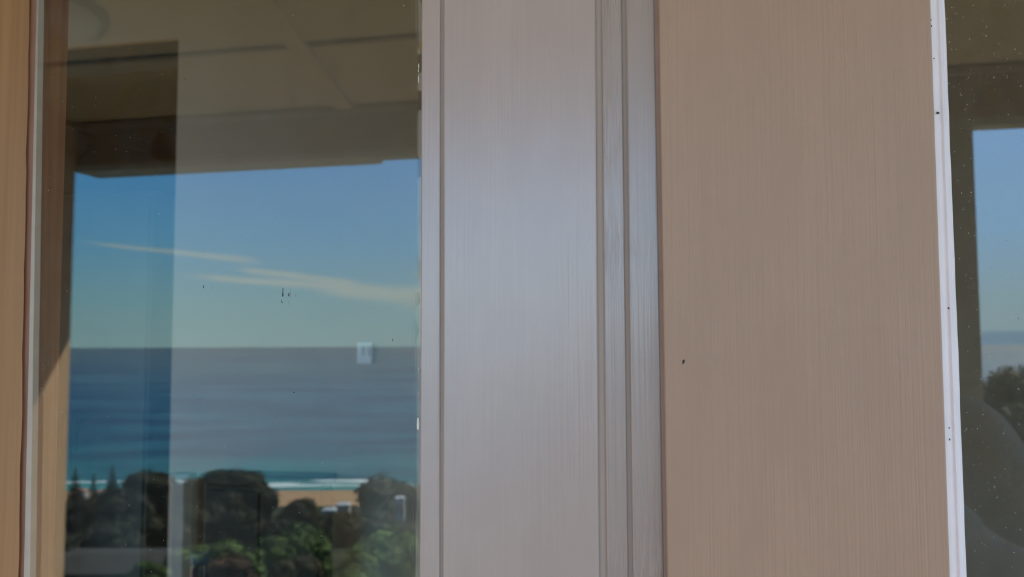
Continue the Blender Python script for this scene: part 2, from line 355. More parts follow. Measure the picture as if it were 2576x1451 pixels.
# beige board between the windows
BY = -0.006
lb, lt = wxl(1656, 1678, BY); rb, rt_ = wxl(2342, 2391, BY)
bd = prism('trim_1', [(lb, BY), (rb, BY), (rb, 0.05), (lb, 0.05)], ZB-0.2, ZT+0.2, M['beige'], None, [(lt, BY), (rt_, BY), (rt_, 0.05), (lt, 0.05)], bevel=0.0011)
tag(bd, 'wide flat beige painted board between the grey window frame and the right-hand glass', 'board', kind='structure')
c0 = on_y(1719.5, 910, BY)
bm = bmesh.new(); bmesh.ops.create_icosphere(bm, subdivisions=3, radius=1)
for v in bm.verts:
    v.co = Vector((v.co.x*0.00055*(1+0.2*v.co.z), v.co.y*0.0005, v.co.z*0.0013)); v.co.rotate(Matrix.Rotation(R(15), 3, 'Y')); v.co += c0
fl = tag(mesh_obj('insect_dropping', bm, M['black'], None, True), 'tiny black oval fleck stuck on the left part of the beige board', 'fleck')
strip('trim_2', (1644, 1666), (1660, 1684), -0.0002, 0.048, M['gap'], None, 0.0003)
o = bpy.data.objects['trim_2']; tag(o, 'narrow strip coloured brown as the shadowed gap between the grey frame and the beige board', 'recess', kind='structure')
# second window: white bead and pane
w2 = struct_empty('window_2', 'dark reflective window at the right edge with a chipped white painted bead', 'window', (wx(2400, 0), 0, ZB))
b0b, b0t = wxl(2338, 2386, -0.004); m1b, m1t = wxl(2357, 2410, -0.002); b1b, b1t = wxl(2374, 2430, GY-0.001)
def bead_prism():
    bm = bmesh.new(); rows = 220; rings = []
    for k in range(rows+1):
        t = k/rows; z = ZB+(ZT-ZB)*t
        a, b, c = b0b+(b0t-b0b)*t, m1b+(m1t-m1b)*t, b1b+(b1t-b1b)*t
        wob = 0.00035*noise.noise(Vector((0, 0, z*19))) + 0.00018*noise.noise(Vector((7, 0, z*70)))
        chip = 0.0008*max(0.0, noise.noise(Vector((4, 0, z*34)))-0.25)
        ridge = 0.0006
        prof = [(a-0.003, -0.003), (a, -0.004+chip), (b-0.0016, -0.0030+chip), (b-0.0002, -0.0020), (b+0.0007, -0.0030), (b+0.0016, -0.0018), (c+wob, GY-0.0025), (c+wob, GY+0.012), (a-0.003, GY+0.012)]
        rings.append([bm.verts.new((x, y, z)) for x, y in prof])
    n = len(rings[0])
    for k in range(rows):
        for i in range(n): bm.faces.new((rings[k][i], rings[k][(i+1) % n], rings[k+1][(i+1) % n], rings[k+1][i]))
    bm.faces.new(list(reversed(rings[0]))); bm.faces.new(rings[-1]); bmesh.ops.recalc_face_normals(bm, faces=bm.faces[:])
    return mesh_obj('glazing_bead', bm, M['white'], w2)
bead_prism()['label'] = 'chipped white painted glazing bead'
for i, (px, py, w_, h_, y) in enumerate(((2359, 284, 7, 5, -0.0045), (2342, 50, 3, 4, -0.005), (2343, 65, 3, 4, -0.005), (2386, 775, 4, 5, -0.0045), (2388, 1076, 3, 3, -0.0045), (2389, 1105, 3, 5, -0.0045), (2350, 147, 3, 2, -0.005))):
    blob('paint_chip', px, py, w_, h_, M['black'] if i == 0 else sm, w2, y, i*1.9+4, 0.0003)
box('pane', (min(b0b, b0t)-0.002, GY, ZB), (wx(3500, 0), GY+0.005, ZT), glass('speckled_window_glass', 4.6, 11.0, f0=0.060), w2)['label'] = 'speckled pane reflecting the photographer'
clean_back([c for c in w2.children if c.name.startswith('pane')][0])
w2x = wx(3500, 0)
box('bottom_rail', (rb, 0.0, ZB-0.09), (w2x+0.06, 0.045, ZB), M['grey'], w2, 0.002)
box('head_rail', (rt_, 0.0, ZT), (w2x+0.06, 0.045, ZT+0.09), M['grey'], w2, 0.002)
box('frame_jamb', (w2x, 0.0, ZB), (w2x+0.06, 0.045, ZT), M['grey'], w2, 0.001)

# house wall round the windows
XL, XR = -2.12, 4.0
bm = bmesh.new()
bx(bm, (XL, 0.01, 0), (XR, 0.10, ZB-0.09)); bx(bm, (XL, 0.01, ZT+0.09), (XR, 0.10, 2.85))
bx(bm, (XL, 0.01, ZB-0.09), (fx, 0.10, ZT+0.09)); bx(bm, (w2x+0.06, 0.01, ZB-0.09), (XR, 0.10, ZT+0.09))
tag(mesh_obj('wall_front', bm, M['wing']), 'tan outer house wall around the windows', 'wall', kind='structure')

# ------------------------------------------------------------------ the room behind the glass
RB = 1.80   # inner face of the back wall
door_r = on_y(445, 300, RB); door_top = on_y(440, 97, RB)
DX1, DZ = door_r.x, door_top.z; DX0 = DX1-1.25
bm = bmesh.new()
bx(bm, (-3.4, RB, 0), (DX0, RB+0.12, 2.75)); bx(bm, (DX1, RB, 0), (3.0, RB+0.12, 2.75)); bx(bm, (DX0, RB, DZ), (DX1, RB+0.12, 2.75))
tag(mesh_obj('wall_back', bm, M['room']), 'pale room wall with a dark doorway seen through the left window', 'wall', kind='structure')
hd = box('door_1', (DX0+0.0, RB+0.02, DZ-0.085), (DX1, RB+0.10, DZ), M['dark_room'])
tag(hd, 'brown door head across the top of the dark doorway', 'door head', kind='structure')
tag(box('wall_left_inner', (-3.5, 0.1, 0), (-3.4, 5.0, 2.75), M['room']), 'left wall of the room', 'wall', kind='structure').name = 'wall_left'
# unseen right room wall, with an opening added to let daylight in
bm = bmesh.new()
bx(bm, (3.0, 0.1, 0), (3.12, RB+0.1, 0.3)); bx(bm, (3.0, 0.1, 1.4), (3.12, RB+0.1, 2.75)); bx(bm, (3.0, 0.1, 0.3), (3.12, 0.35, 1.4)); bx(bm, (3.0, 1.55, 0.3), (3.12, RB+0.1, 1.4))
tag(mesh_obj('wall_right', bm, M['room']), 'unseen right wall of the room with an opening added for daylight', 'wall', kind='structure')
pl = bpy.data.lights.new('added_opening_portal', 'AREA'); pl.shape = 'RECTANGLE'; pl.size = 1.1; pl.size_y = 1.1; pl.cycles.is_portal = True  # guides daylight sampling through the added opening, emits nothing itself
po = bpy.data.objects.new('added_opening_portal', pl); C.objects.link(po); po.location = (3.06, 0.95, 0.85); po.rotation_euler = (0, R(90), 0)
tag(box('ceiling_room', (-3.5, 0.1, 2.75), (3.12, 5.0, 2.85), M['room_ceiling']), 'dark ceiling of the room', 'ceiling', kind='structure').name = 'ceiling'
tag(box('floor_room', (-3.5, 0.0, -0.06), (3.12, 5.0, 0.0), M['room_floor']), 'timber floor of the room', 'floor', kind='structure').name = 'floor'
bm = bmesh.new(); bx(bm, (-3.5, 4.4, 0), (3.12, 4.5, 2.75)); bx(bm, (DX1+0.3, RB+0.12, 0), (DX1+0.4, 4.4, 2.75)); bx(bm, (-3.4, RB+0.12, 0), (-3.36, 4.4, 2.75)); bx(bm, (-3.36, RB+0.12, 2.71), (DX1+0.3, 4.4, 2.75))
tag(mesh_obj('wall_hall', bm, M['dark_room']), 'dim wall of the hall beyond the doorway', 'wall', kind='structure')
# cupboard in the hall, seen through the doorway
cr = on_y(385, 480, 3.2)
cb = thing('cupboard', 'tall grey cupboard in the dim hall beyond the dark doorway', 'cupboard', (cr.x-0.5, 3.5, 0))
box('body', (max(cr.x-1.3, -3.34), 3.2, 0.0), (cr.x, 3.8, cr.z), M['cupboard'], cb, 0.006)
cx0 = max(cr.x-1.3, -3.34); cw = (cr.x-cx0)/2
for k in range(2):
    dd = box('door', (cx0+k*cw+0.008, 3.18, 0.06), (cx0+(k+1)*cw-0.008, 3.2, cr.z-0.04), M['cupboard'], cb, 0.004)
    box('handle', (cx0+cw-0.05+k*0.085, 3.16, 1.0), (cx0+cw-0.035+k*0.085, 3.18, 1.2), M['metal'], dd)
# sideboard against the back wall
s0, s1 = on_y(497, 1300, 1.70), on_y(812, 1300, 1.70); stp = on_y(650, 1196, 1.70).z
sb = thing('sideboard', 'dark timber sideboard against the pale room wall behind the left window', 'sideboard', ((s0.x+s1.x)/2, 1.6, 0))
box('body', (s0.x+0.012, 1.712, 0.08), (s1.x-0.012, RB-0.005, stp-0.03), M['dark_wood'], sb, 0.003)
box('top', (s0.x, 1.70, stp-0.03), (s1.x, RB-0.002, stp), M['dark_wood'], sb, 0.004)
for k in range(2):
    xm = (s0.x+s1.x)/2
    dd = box('door', ((s0.x+0.02, xm+0.003)[k], 1.70, 0.12), ((xm-0.003, s1.x-0.02)[k], 1.712, stp-0.045), M['dark_wood'], sb, 0.003)
    box('knob', (xm-0.03+k*0.045, 1.685, 0.72), (xm-0.015+k*0.045, 1.70, 0.735), M['metal'], dd, 0.003)
for (a, b) in ((s0.x+0.03, 1.715), (s1.x-0.07, 1.715), (s0.x+0.03, RB-0.045), (s1.x-0.07, RB-0.045)):
    box('leg', (a, b, 0.0), (a+0.04, b+0.04, 0.08), M['dark_wood'], sb)
# pale post with a tan strip behind it
p0, p1 = on_y(428, 1300, 1.30), on_y(462, 1300, 1.30); ptz = on_y(450, 1192, 1.30).z
npst = thing('newel_post', 'pale grey upright post with flat cap, left of the dark sideboard', 'post', ((p0.x+p1.x)/2, 1.32, 0))
box('shaft', (p0.x, 1.30, 0), (p1.x, 1.30+(p1.x-p0.x), ptz-0.02), M['pale'], npst, 0.003)
box('cap', (p0.x-0.004, 1.296, ptz-0.02), (p1.x+0.012, 1.304+(p1.x-p0.x), ptz), M['pale'], npst, 0.003)
t0, t1 = on_y(470, 1300, 1.36), on_y(500, 1300, 1.36); tz = on_y(480, 1202, 1.36).z
tag(box('timber_plank', (t0.x, 1.36, 0), (t1.x, 1.385, tz), M['tan_strip'], None, 0.002), 'narrow tan timber upright between the pale post and the sideboard', 'plank')
# light switch on the back wall
a, b = on_y(901, 860, RB), on_y(938, 914, RB)
sw = thing('light_switch', 'small white switch plate on the pale room wall at the height of the reflected horizon', 'switch', (a.x, RB, b.z))
box('plate', (a.x, RB-0.008, b.z), (b.x, RB, a.z), M['plastic'], sw, 0.002)
for k in range(2):
    cx = a.x+(b.x-a.x)*(0.3+0.4*k); cz = (a.z+b.z)/2+0.005
    box('rocker', (cx-0.006, RB-0.012, cz-0.012), (cx+0.006, RB-0.008, cz+0.012), M['plastic'], sw, 0.001)
# table with bottle
bc = on_y(502, 1391, 1.18)
tb = thing('side_table', 'small round table just below the frame carrying the blue-capped bottle', 'table', (bc.x, 1.18, 0))
TZ = bc.z-0.27
for nm, prof in (('table_top', [(0.092, TZ-0.02), (0.097, TZ-0.015), (0.097, TZ-0.004), (0.094, TZ)]), ('stem', [(0.018, 0.02), (0.014, 0.3), (0.018, TZ-0.02)]), ('base', [(0.09, 0), (0.09, 0.012), (0.03, 0.02)])):
    bm = bmesh.new(); lathe_bm(bm, prof, bc.x, 1.18, 40); mesh_obj(nm, bm, M['dark_wood'], tb, False)
bt = thing('bottle', 'dark purple bottle with a blue cap at the bottom of the left window', 'bottle', (bc.x, 1.18, TZ))
bm = bmesh.new(); lathe_bm(bm, [(0.017, 0.0), (0.0195, 0.004), (0.0195, 0.24), (0.018, 0.247), (0.0175, 0.25)], bc.x, 1.18, 32, TZ); mesh_obj('body', bm, M['purple'], bt, True)
bm = bmesh.new(); lathe_bm(bm, [(0.0182, 0.25), (0.0188, 0.254), (0.0188, 0.266), (0.017, 0.27)], bc.x, 1.18, 32, TZ); mesh_obj('cap', bm, M['blue'], bt, False)['label'] = 'blue cap'

# ------------------------------------------------------------------ the verandah behind the photographer
VY = 2.08                                    # beam, metres out from the wall
wing_e = out_y(176, 800, VY)
WX = wing_e.x
box('wall_wing', (WX-0.12, -VY-0.0, 0.0), (WX, 0.01, 2.9), M['wing'])
tag(bpy.data.objects['wall_wing'], 'tan side wall of the verandah, lit by the sun low down', 'wall', kind='structure').name = 'wall_side'
# soffit: slopes down outwards, two rows of sheets with an open joint, and a batten across
def beam_z(py_x, py): return out_y(py_x, py, VY).z
z_top = beam_z(1050, 258); z_bot = beam_z(1050, 372)
SL = math.tan(R(14.0))
def sof_z(Y): return z_top + (VY-Y)*SL
def sof_hit(px, py):                       # real point of the soffit whose reflection shows at the pixel
    d = ray(px, py); # virtual: y_v = 2GY+Y, z = z_top+(VY-Y)*SL
    t = (z_top + (VY-(EYE.y-2*GY))*SL - EYE.z)/(d.z + d.y*SL)
    return mir(EYE+d*t)
jy = -sof_hit(400, 141).y
sx0, sx1 = WX, 4.0
g = 0.014
bat_x = sof_hit(757, 120).x
def slab(bm, x0, x1, Y0, Y1, t0, t1):      # between Y0 and Y1, thickness from t0 to t1 above the soffit face
    vs = [bm.verts.new(c) for c in ((x0,-Y0,sof_z(Y0)+t0),(x1,-Y0,sof_z(Y0)+t0),(x1,-Y1,sof_z(Y1)+t0),(x0,-Y1,sof_z(Y1)+t0),(x0,-Y0,sof_z(Y0)+t1),(x1,-Y0,sof_z(Y0)+t1),(x1,-Y1,sof_z(Y1)+t1),(x0,-Y1,sof_z(Y1)+t1))]
    for f in ((0,1,2,3),(7,6,5,4),(0,4,5,1),(1,5,6,2),(2,6,7,3),(3,7,4,0)): bm.faces.new([vs[i] for i in f])
bm = bmesh.new()
for (xa, xb) in ((sx0, bat_x), (bat_x, sx1)):
    slab(bm, xa, xb, -0.01, jy-g, 0.0, 0.009); slab(bm, xa, xb, jy+g, VY+0.0, 0.0, 0.009)
bmesh.ops.recalc_face_normals(bm, faces=bm.faces[:])
tag(mesh_obj('ceiling_verandah', bm, M['soffit']), 'cream sloping verandah soffit mirrored at the top of both windows', 'soffit', kind='structure')
bm = bmesh.new(); slab(bm, sx0-0.12, sx1, -0.4, VY+0.42, 0.03, 0.12); bmesh.ops.recalc_face_normals(bm, faces=bm.faces[:])
tag(mesh_obj('roof', bm, M['joint_rim_shade']), 'verandah roof above the soffit', 'roof', kind='structure')
bm = bmesh.new(); slab(bm, bat_x-0.028, bat_x+0.028, -0.01, VY, -0.016, 0.0); bmesh.ops.recalc_face_normals(bm, faces=bm.faces[:])
tag(mesh_obj('trim_3', bm, M['soffit']), 'cream cover batten running out across the soffit joint', 'batten', kind='structure')
tag(box('beam', (sx0-0.12, -VY-0.09, z_bot), (sx1, -VY, z_top+0.02), M['beam'], None, 0.003), 'long taupe verandah beam mirrored above the sea', 'beam')
tag(box('cornice_strip', (sx0-0.02, -VY+0.0, z_top-0.022), (sx1, -VY+0.022, z_top-0.003), M['beam'], None, 0.003), 'thin strip along the top of the verandah beam', 'trim')
# gutter beyond the beam
GYo = VY+0.36
gz = out_y(1050, 385, GYo).z
gjx = out_y(940, 392, GYo).x
gt = thing('gutter', 'cream gutter hanging along the verandah eave just below the beam', 'gutter', (0, -GYo, gz))
gl_ = out_y(180, 425, GYo)
for nm, xa, xb, zl, zr, hz_ in (('channel', sx0-0.25, gjx, gz-0.014, gz-0.012, 0.12), ('channel', gjx, sx1, gz, gz, 0.11)):
    bm = bmesh.new()
    prof = [(0, 0.12), (0, 0.012), (0.012, 0.0), (0.09, 0.0), (0.105, 0.02), (0.105, 0.11), (0.095, 0.11), (0.095, 0.024), (0.085, 0.008), (0.015, 0.008), (0.006, 0.016), (0.006, 0.12)]
    ra = [bm.verts.new((xa, -GYo-y, zl+z)) for y, z in prof]; rbb = [bm.verts.new((xb, -GYo-y, zr+z)) for y, z in prof]
    for i in range(len(prof)):
        j = (i+1) % len(prof); bm.faces.new((ra[i], ra[j], rbb[j], rbb[i]))
    bm.faces.new(ra); bm.faces.new(list(reversed(rbb))); bmesh.ops.recalc_face_normals(bm, faces=bm.faces[:])
    mesh_obj(nm, bm, M['gutter'], gt)
box('fascia', (sx0-0.25, -GYo, gz+0.02), (sx1, -GYo+0.02, gz+0.17), M['beam'], gt)
# small bracket in the corner by the side wall
q2 = out_y(202, 437, GYo)
tag(box('corner_bracket', (WX-0.2, -GYo-0.02, q2.z), (q2.x, -GYo+0.03, gz+0.03), M['gutter'], None, 0.001), 'small block under the left end of the gutter', 'bracket')
# posts
pr = out_y(2460, 600, VY)
def post(x1, lab):
    t = thing('verandah_post', lab, 'post', (x1-0.05, -VY-0.045, 0))
    box('shaft', (x1-0.11, -VY-0.09, 0.0), (x1, -VY, z_bot), M['post'], t, 0.004)
    box('foot_plate', (x1-0.12, -VY-0.10, 0.0), (x1+0.01, -VY+0.01, 0.012), M['metal'], t)
post(pr.x, 'dark olive verandah post mirrored beside the white bead on the right')
# deck
bm = bmesh.new()
for i in range(16):
    y0 = -0.0-0.14*i; bx(bm, (-2.3, y0-0.136, -0.03), (4.0, y0, 0.0))
for v in bm.verts: v.co.y -= 0.004
tag(mesh_obj('floor_deck', bm, M['deck']), 'timber boards of the verandah floor', 'deck', kind='structure')
# round light on the soffit
lc = sof_hit(162, 26); le = sof_hit(276, 50)
rad = min(0.17, (Vector((lc.x, lc.y, 0))-Vector((le.x, le.y, 0))).length)
lt_ = thing('ceiling_light', 'round glass ceiling light, rim coloured dark for its shading, mirrored at the top left', 'light', lc)
tilt = Matrix.Translation(lc) @ Matrix.Rotation(-R(14), 4, 'X')
m_opal = plain('opal_glass', (0.5, 0.49, 0.47), 0.25, 0.03, 5)
for nm, prof, mt in (('rim', [(rad*0.86, -0.02), (rad, -0.022), (rad, 0.0), (rad*0.86, 0.0)], M['joint_rim_shade']), ('diffuser', [(0.001, -0.075), (rad*0.3, -0.072), (rad*0.6, -0.055), (rad*0.8, -0.03), (rad*0.86, -0.01)], m_opal)):  # rim coloured dark to stand in for the shading on its far edge
    bm = bmesh.new(); lathe_bm(bm, prof, seg=48); bm.transform(Matrix.Rotation(R(14), 4, 'X')); bm.transform(Matrix.Translation(lc)); mesh_obj(nm, bm, mt, lt_, True)

# ------------------------------------------------------------------ sea, shore, hillside
SEA = -35.0
def sea_mat():
    m, t, p, o = new_mat('sea_water')
    g_ = N(t, 'ShaderNodeNewGeometry'); sp = N(t, 'ShaderNodeSeparateXYZ')
    # distance away from shore along the direction of view of the reflected scene
    f0 = mir(Vector((0, 0, 0)))*0 + Vector((-math.sin(YAW), -math.cos(YAW), 0))
    r0 = Vector((math.cos(YAW), -math.sin(YAW), 0))
    d1 = N(t, 'ShaderNodeVectorMath', operation='DOT_PRODUCT'); L(t, g_.outputs['Position'], d1.inputs[0]); d1.inputs[1].default_value = f0
    d2 = N(t, 'ShaderNodeVectorMath', operation='DOT_PRODUCT'); L(t, g_.outputs['Position'], d2.inputs[0]); d2.inputs[1].default_value = r0
    U, V = d1.outputs['Value'], d2.outputs['Value']
    lu = math_n(t, 'LOGARITHM', U, 10.0)
    cv = N(t, 'ShaderNodeCombineXYZ'); L(t, math_n(t, 'MULTIPLY', math_n(t, 'DIVIDE', V, U), 5.0), cv.inputs[0]); L(t, math_n(t, 'MULTIPLY', lu, 26.0), cv.inputs[1])
    bands = noise_n(t, cv.outputs[0], 1.0, 4, 0.55)
    base = ramp_n(t, math_n(t, 'DIVIDE', math_n(t, 'SUBTRACT', lu, 2.34), 1.5, clamp=True), [(0.0, (0.04,0.20,0.19)), (0.035, (0.02,0.135,0.15)), (0.12, (0.010,0.075,0.12)), (0.3, (0.014,0.078,0.13)), (0.6, (0.045,0.095,0.12)), (1.0, (0.06,0.098,0.105))])
    base = mix_col(t, maprange(t, bands, 0.3, 0.7), mix_col(t, 1.0, base, (0.45, 0.55, 0.72), 'MULTIPLY'), mix_col(t, 1.0, base, (1.4, 1.32, 1.2), 'MULTIPLY'))
    # breaking waves near the beach
    wv = N(t, 'ShaderNodeCombineXYZ'); L(t, math_n(t, 'MULTIPLY', V, 0.035), wv.inputs[0]); L(t, math_n(t, 'MULTIPLY', U, 0.10), wv.inputs[1])
    wn = noise_n(t, wv.outputs[0], 1.0, 3)
    Uw = math_n(t, 'ADD', U, math_n(t, 'MULTIPLY', math_n(t, 'SUBTRACT', wn, 0.5), 9.0))
    def band(u0, w_): return maprange(t, math_n(t, 'ABSOLUTE', math_n(t, 'SUBTRACT', Uw, u0)), w_, w_*0.4)
    def vr(a, b): return math_n(t, 'MULTIPLY', maprange(t, V, a-3, a+3), maprange(t, V, b+4, b-4))
    f1 = math_n(t, 'MULTIPLY', band(241, 3.0), vr(-54, -37)); f2 = math_n(t, 'MULTIPLY', band(232.5, 2.4), vr(-66, -22))
    f3 = math_n(t, 'MULTIPLY', band(240.5, 2.0), vr(-125, -88)); f4 = math_n(t, 'MULTIPLY', band(236, 3.4), vr(-66, -58))
    foam = math_n(t, 'ADD', math_n(t, 'ADD', f1, math_n(t, 'MULTIPLY', f2, 0.65)), math_n(t, 'ADD', math_n(t, 'MULTIPLY', f3, 0.7), math_n(t, 'MULTIPLY', f4, 0.7)), clamp=True)
    base = mix_col(t, foam, base, (0.72, 0.80, 0.76))
    L(t, base, p.inputs['Base Color']); p.inputs['Roughness'].default_value = 0.55; p.inputs['IOR'].default_value = 1.33
    p.inputs['Specular IOR Level'].default_value = 0.35
    return m
bm = bmesh.new()
ring = [uv2w(v, u, SEA) for v, u in ((-90000, 195), (90000, 195), (90000, 90000), (-90000, 90000))]
vs = [bm.verts.new(p) for p in ring]; bm.faces.new(vs); bm.normal_update()
if bm.faces[:][0].normal.z < 0: bmesh.ops.reverse_faces(bm, faces=bm.faces[:])
tag(mesh_obj('sea', bm, sea_mat()), 'blue green ocean out to the level horizon', 'sea', kind='stuff')

def ground_z(v, u):
    t = min(1.0, max(0.0, (u-4)/196.0))
    z = -3.2*(1-t) + (-34.0)*t + 1.2*noise.noise(Vector((v*0.04, u*0.04, 0)))*(1-t)
    # hillside rising on the sun's side
    s = min(1.0, max(0.0, (v/max(u, 1)-0.20)/0.35)); s = s*s*(3-2*s)
    z += s*min(1, u/40.0)*(u*0.14)*(1.0 if u < 170 else max(0.0, (228-u)/58))
    if u > 200: z = z + (-35.25-z)*min(1, (u-200)/32.0)
    return z
def ground_mat():
    m, t, p, o = new_mat('hillside_scrub')
    v = coords(t, (0.35, 0.35, 0.35)); n1 = noise_n(t, v, 1.0, 5, 0.65)
    c = ramp_n(t, n1, [(0.3, (0.010, 0.013, 0.006)), (0.5, (0.022, 0.028, 0.012)), (0.7, (0.05, 0.06, 0.022))])
    g_ = N(t, 'ShaderNodeNewGeometry'); sp = N(t, 'ShaderNodeSeparateXYZ'); L(t, g_.outputs['Position'], sp.inputs[0])
    sand = maprange(t, math_n(t, 'ADD', sp.outputs[2], math_n(t, 'MULTIPLY', n1, 0.6)), -31.2, -32.2)
    c = mix_col(t, sand, c, (0.36, 0.235, 0.13))
    L(t, c, p.inputs['Base Color']); p.inputs['Roughness'].default_value = 0.95; p.inputs['Specular IOR Level'].default_value = 0.1
    return m
bm = bmesh.new(); nu, nv = 80, 90; grid = []
for i in range(nu+1):
    u = 3.2+(236-3.2)*(i/nu)**1.25; row = []
    for j in range(nv+1):
        s = -1.5+3.0*j/nv; v = s*(u+6)
        row.append(bm.verts.new(uv2w(v, u, ground_z(v, u))))
    grid.append(row)
for i in range(nu):
    for j in range(nv): bm.faces.new((grid[i][j], grid[i][j+1], grid[i+1][j+1], grid[i+1][j]))
bm.normal_update()
bmesh.ops.recalc_face_normals(bm, faces=bm.faces[:])
if sum(f.normal.z for f in bm.faces) < 0: bmesh.ops.reverse_faces(bm, faces=bm.faces[:])
tag(mesh_obj('hillside', bm, ground_mat(), None, True), 'scrubby slope falling to an orange sand beach', 'hillside', kind='structure')

# ------------------------------------------------------------------ trees
def leaf_mat(name, cols):
    m, t, p, o = new_mat(name)
    v = coords(t, (1.2, 1.2, 1.2)); n1 = noise_n(t, v, 1.0, 4, 0.6)
    L(t, ramp_n(t, n1, [(0.32, cols[0]), (0.5, cols[1]), (0.68, cols[2])]), p.inputs['Base Color'])
    p.inputs['Roughness'].default_value = 0.8; p.inputs['Specular IOR Level'].default_value = 0.15
    return m
M['leaf_dark'] = leaf_mat('dark_foliage', ((0.008,0.010,0.005), (0.02,0.024,0.010), (0.045,0.048,0.02)))
M['leaf_olive'] = leaf_mat('olive_foliage', ((0.02,0.022,0.01), (0.045,0.045,0.02), (0.075,0.07,0.03)))
M['leaf_green'] = leaf_mat('green_foliage', ((0.02,0.034,0.008), (0.06,0.10,0.02), (0.13,0.20,0.045)))
M['leaf_rust'] = leaf_mat('rusty_foliage', ((0.03,0.018,0.008), (0.08,0.042,0.02), (0.12,0.075,0.035)))
M['bark'] = plain('bark', (0.05, 0.035, 0.025), 0.9, 0.3, 4)
def leafy(name, label, px, py, wpx, u, mat, depth=1.0, group=None, hmul=0.8, leaf=0.22):
    top = out_u(px, py, u); w_ = wpx/F_PX*u
    rw = w_/2.0; rh = rw*hmul
    r0_ = Vector((math.cos(YAW), -math.sin(YAW), 0)); f0_ = Vector((-math.sin(YAW), -math.cos(YAW), 0))
    rel = top - mir(EYE); uu = rel.dot(f0_); vv = rel.dot(r0_)
    gz_ = ground_z(vv, uu)
    base = Vector((top.x, top.y, min(gz_, top.z-rh*1.3)))
    t = thing(name, label, 'tree' if 'tree' in name or 'pine' in name else 'shrub', base, group)
    rnd = random.Random(hash((px, py)) & 0xffff)
    bm = bmesh.new()
    cz = top.z-rh*0.95
    lumps = []
    for k in range(16):
        a = rnd.uniform(0, 2*math.pi); rr = rw*rnd.uniform(0.15, 0.62); h = rnd.uniform(-0.9, 0.5)
        lumps.append((Vector((top.x+math.cos(a)*rr, top.y+math.sin(a)*rr, cz+h*rh)), rnd.uniform(0.36, 0.52)*rw))
    lumps.append((Vector((top.x, top.y, cz+rh*0.4)), rh*0.55))
    for c, r in lumps:
        s = bmesh.ops.create_icosphere(bm, subdivisions=3, radius=r*0.93, matrix=Matrix.Translation(c))
        for v in s['verts']:
            d = (v.co-c).normalized(); n_ = noise.noise(v.co*(2.2/max(r, .3)))*0.22 + noise.noise(v.co*(6/max(r, .3)))*0.12
            v.co += d*r*n_
            v.co.z = c.z+(v.co.z-c.z)*hmul if hmul < 1 else v.co.z
    pts = []
    nl = 3600; ls = max(leaf*rw*0.6, 0.02)
    for k in range(nl):
        c, r = rnd.choice(lumps)
        d = Vector((rnd.gauss(0, 1), rnd.gauss(0, 1), rnd.gauss(0, 1)+0.25)).normalized()
        p = c + Vector((d.x, d.y, d.z*min(1, hmul+0.1)))*r*rnd.uniform(0.88, 1.12)
        n_ = Vector((rnd.gauss(0, 1), rnd.gauss(0, 1), rnd.gauss(0, 1))).normalized(); a_ = n_.orthogonal().normalized(); b_ = n_.cross(a_)
        l_ = ls*rnd.uniform(0.5, 1.1)
        bm.faces.new([bm.verts.new(q_) for q_ in (p-a_*l_*0.5, p+b_*l_*0.22, p+a_*l_*0.5, p-b_*l_*0.22)])
    mesh_obj('crown', bm, mat, t)
    bm = bmesh.new(); n = 8; rings = []
    for k in range(6):
        tt = k/5; z = base.z-0.3+(cz-base.z+0.3)*tt; r = rw*(0.10-0.05*tt); ox = 0.05*rw*math.sin(tt*3+px)
        rings.append([bm.verts.new((top.x+ox+r*math.cos(2*math.pi*i/n), top.y+r*math.sin(2*math.pi*i/n), z)) for i in range(n)])
    for a, b in zip(rings, rings[1:]):
        for i in range(n): bm.faces.new((a[i], a[(i+1) % n], b[(i+1) % n], b[i]))
    mesh_obj('trunk', bm, M['bark'], t, True)
    return t
def conifer(label, px, py, wpx, u):
    top = out_u(px, py, u); rw = wpx/F_PX*u/2
    r0_ = Vector((math.cos(YAW), -math.sin(YAW), 0)); f0_ = Vector((-math.sin(YAW), -math.cos(YAW), 0))
    rel = top - mir(EYE); gz_ = min(ground_z(rel.dot(r0_), rel.dot(f0_)), top.z-rw*4)
    t = thing('norfolk_pine', label, 'tree', (top.x, top.y, gz_), 'conifers above the beach')
    rnd = random.Random(px); bm = bmesh.new(); H = top.z-gz_; tiers = 13
    for k in range(tiers):
        f = k/(tiers-1); z = top.z-H*0.04-H*0.8*f; r = rw*(0.14+0.86*f)
        for j in range(9):
            a = 2*math.pi*j/9+rnd.uniform(-.2, .2)+k; d = Vector((math.cos(a), math.sin(a), 0)); s_ = d.cross(Vector((0, 0, 1)))
            r2 = r*rnd.uniform(0.85, 1.1); b0 = Vector((top.x, top.y, z))
            tip = b0+d*r2+Vector((0, 0, r2*0.12)); w_ = r2*0.22+0.03
            mid = b0+d*r2*0.55
            for off in (0.0, -H*0.018):
                vs = [bm.verts.new(q_+Vector((0, 0, off))) for q_ in (b0, mid+s_*w_, tip, mid-s_*w_)]; bm.faces.new(vs)
            vs = [bm.verts.new(q_) for q_ in (b0+Vector((0,0,w_*.5)), tip, b0-Vector((0,0,w_)), )]; bm.faces.new(vs)
    mesh_obj('crown', bm, M['leaf_dark'], t)
    bm = bmesh.new(); lathe_bm(bm, [(rw*0.09, -0.5), (rw*0.07, H*0.4), (rw*0.015, H)], top.x, top.y, 8, gz_); mesh_obj('trunk', bm, M['bark'], t, True)
conifer('taller dark conifer standing before the surf at lower left', 283, 1166, 60, 150)
conifer('shorter dark conifer left of the taller one', 236, 1188, 40, 155)
conifer('conifer half hidden at the left edge of the reflected sea', 190, 1172, 60, 150)
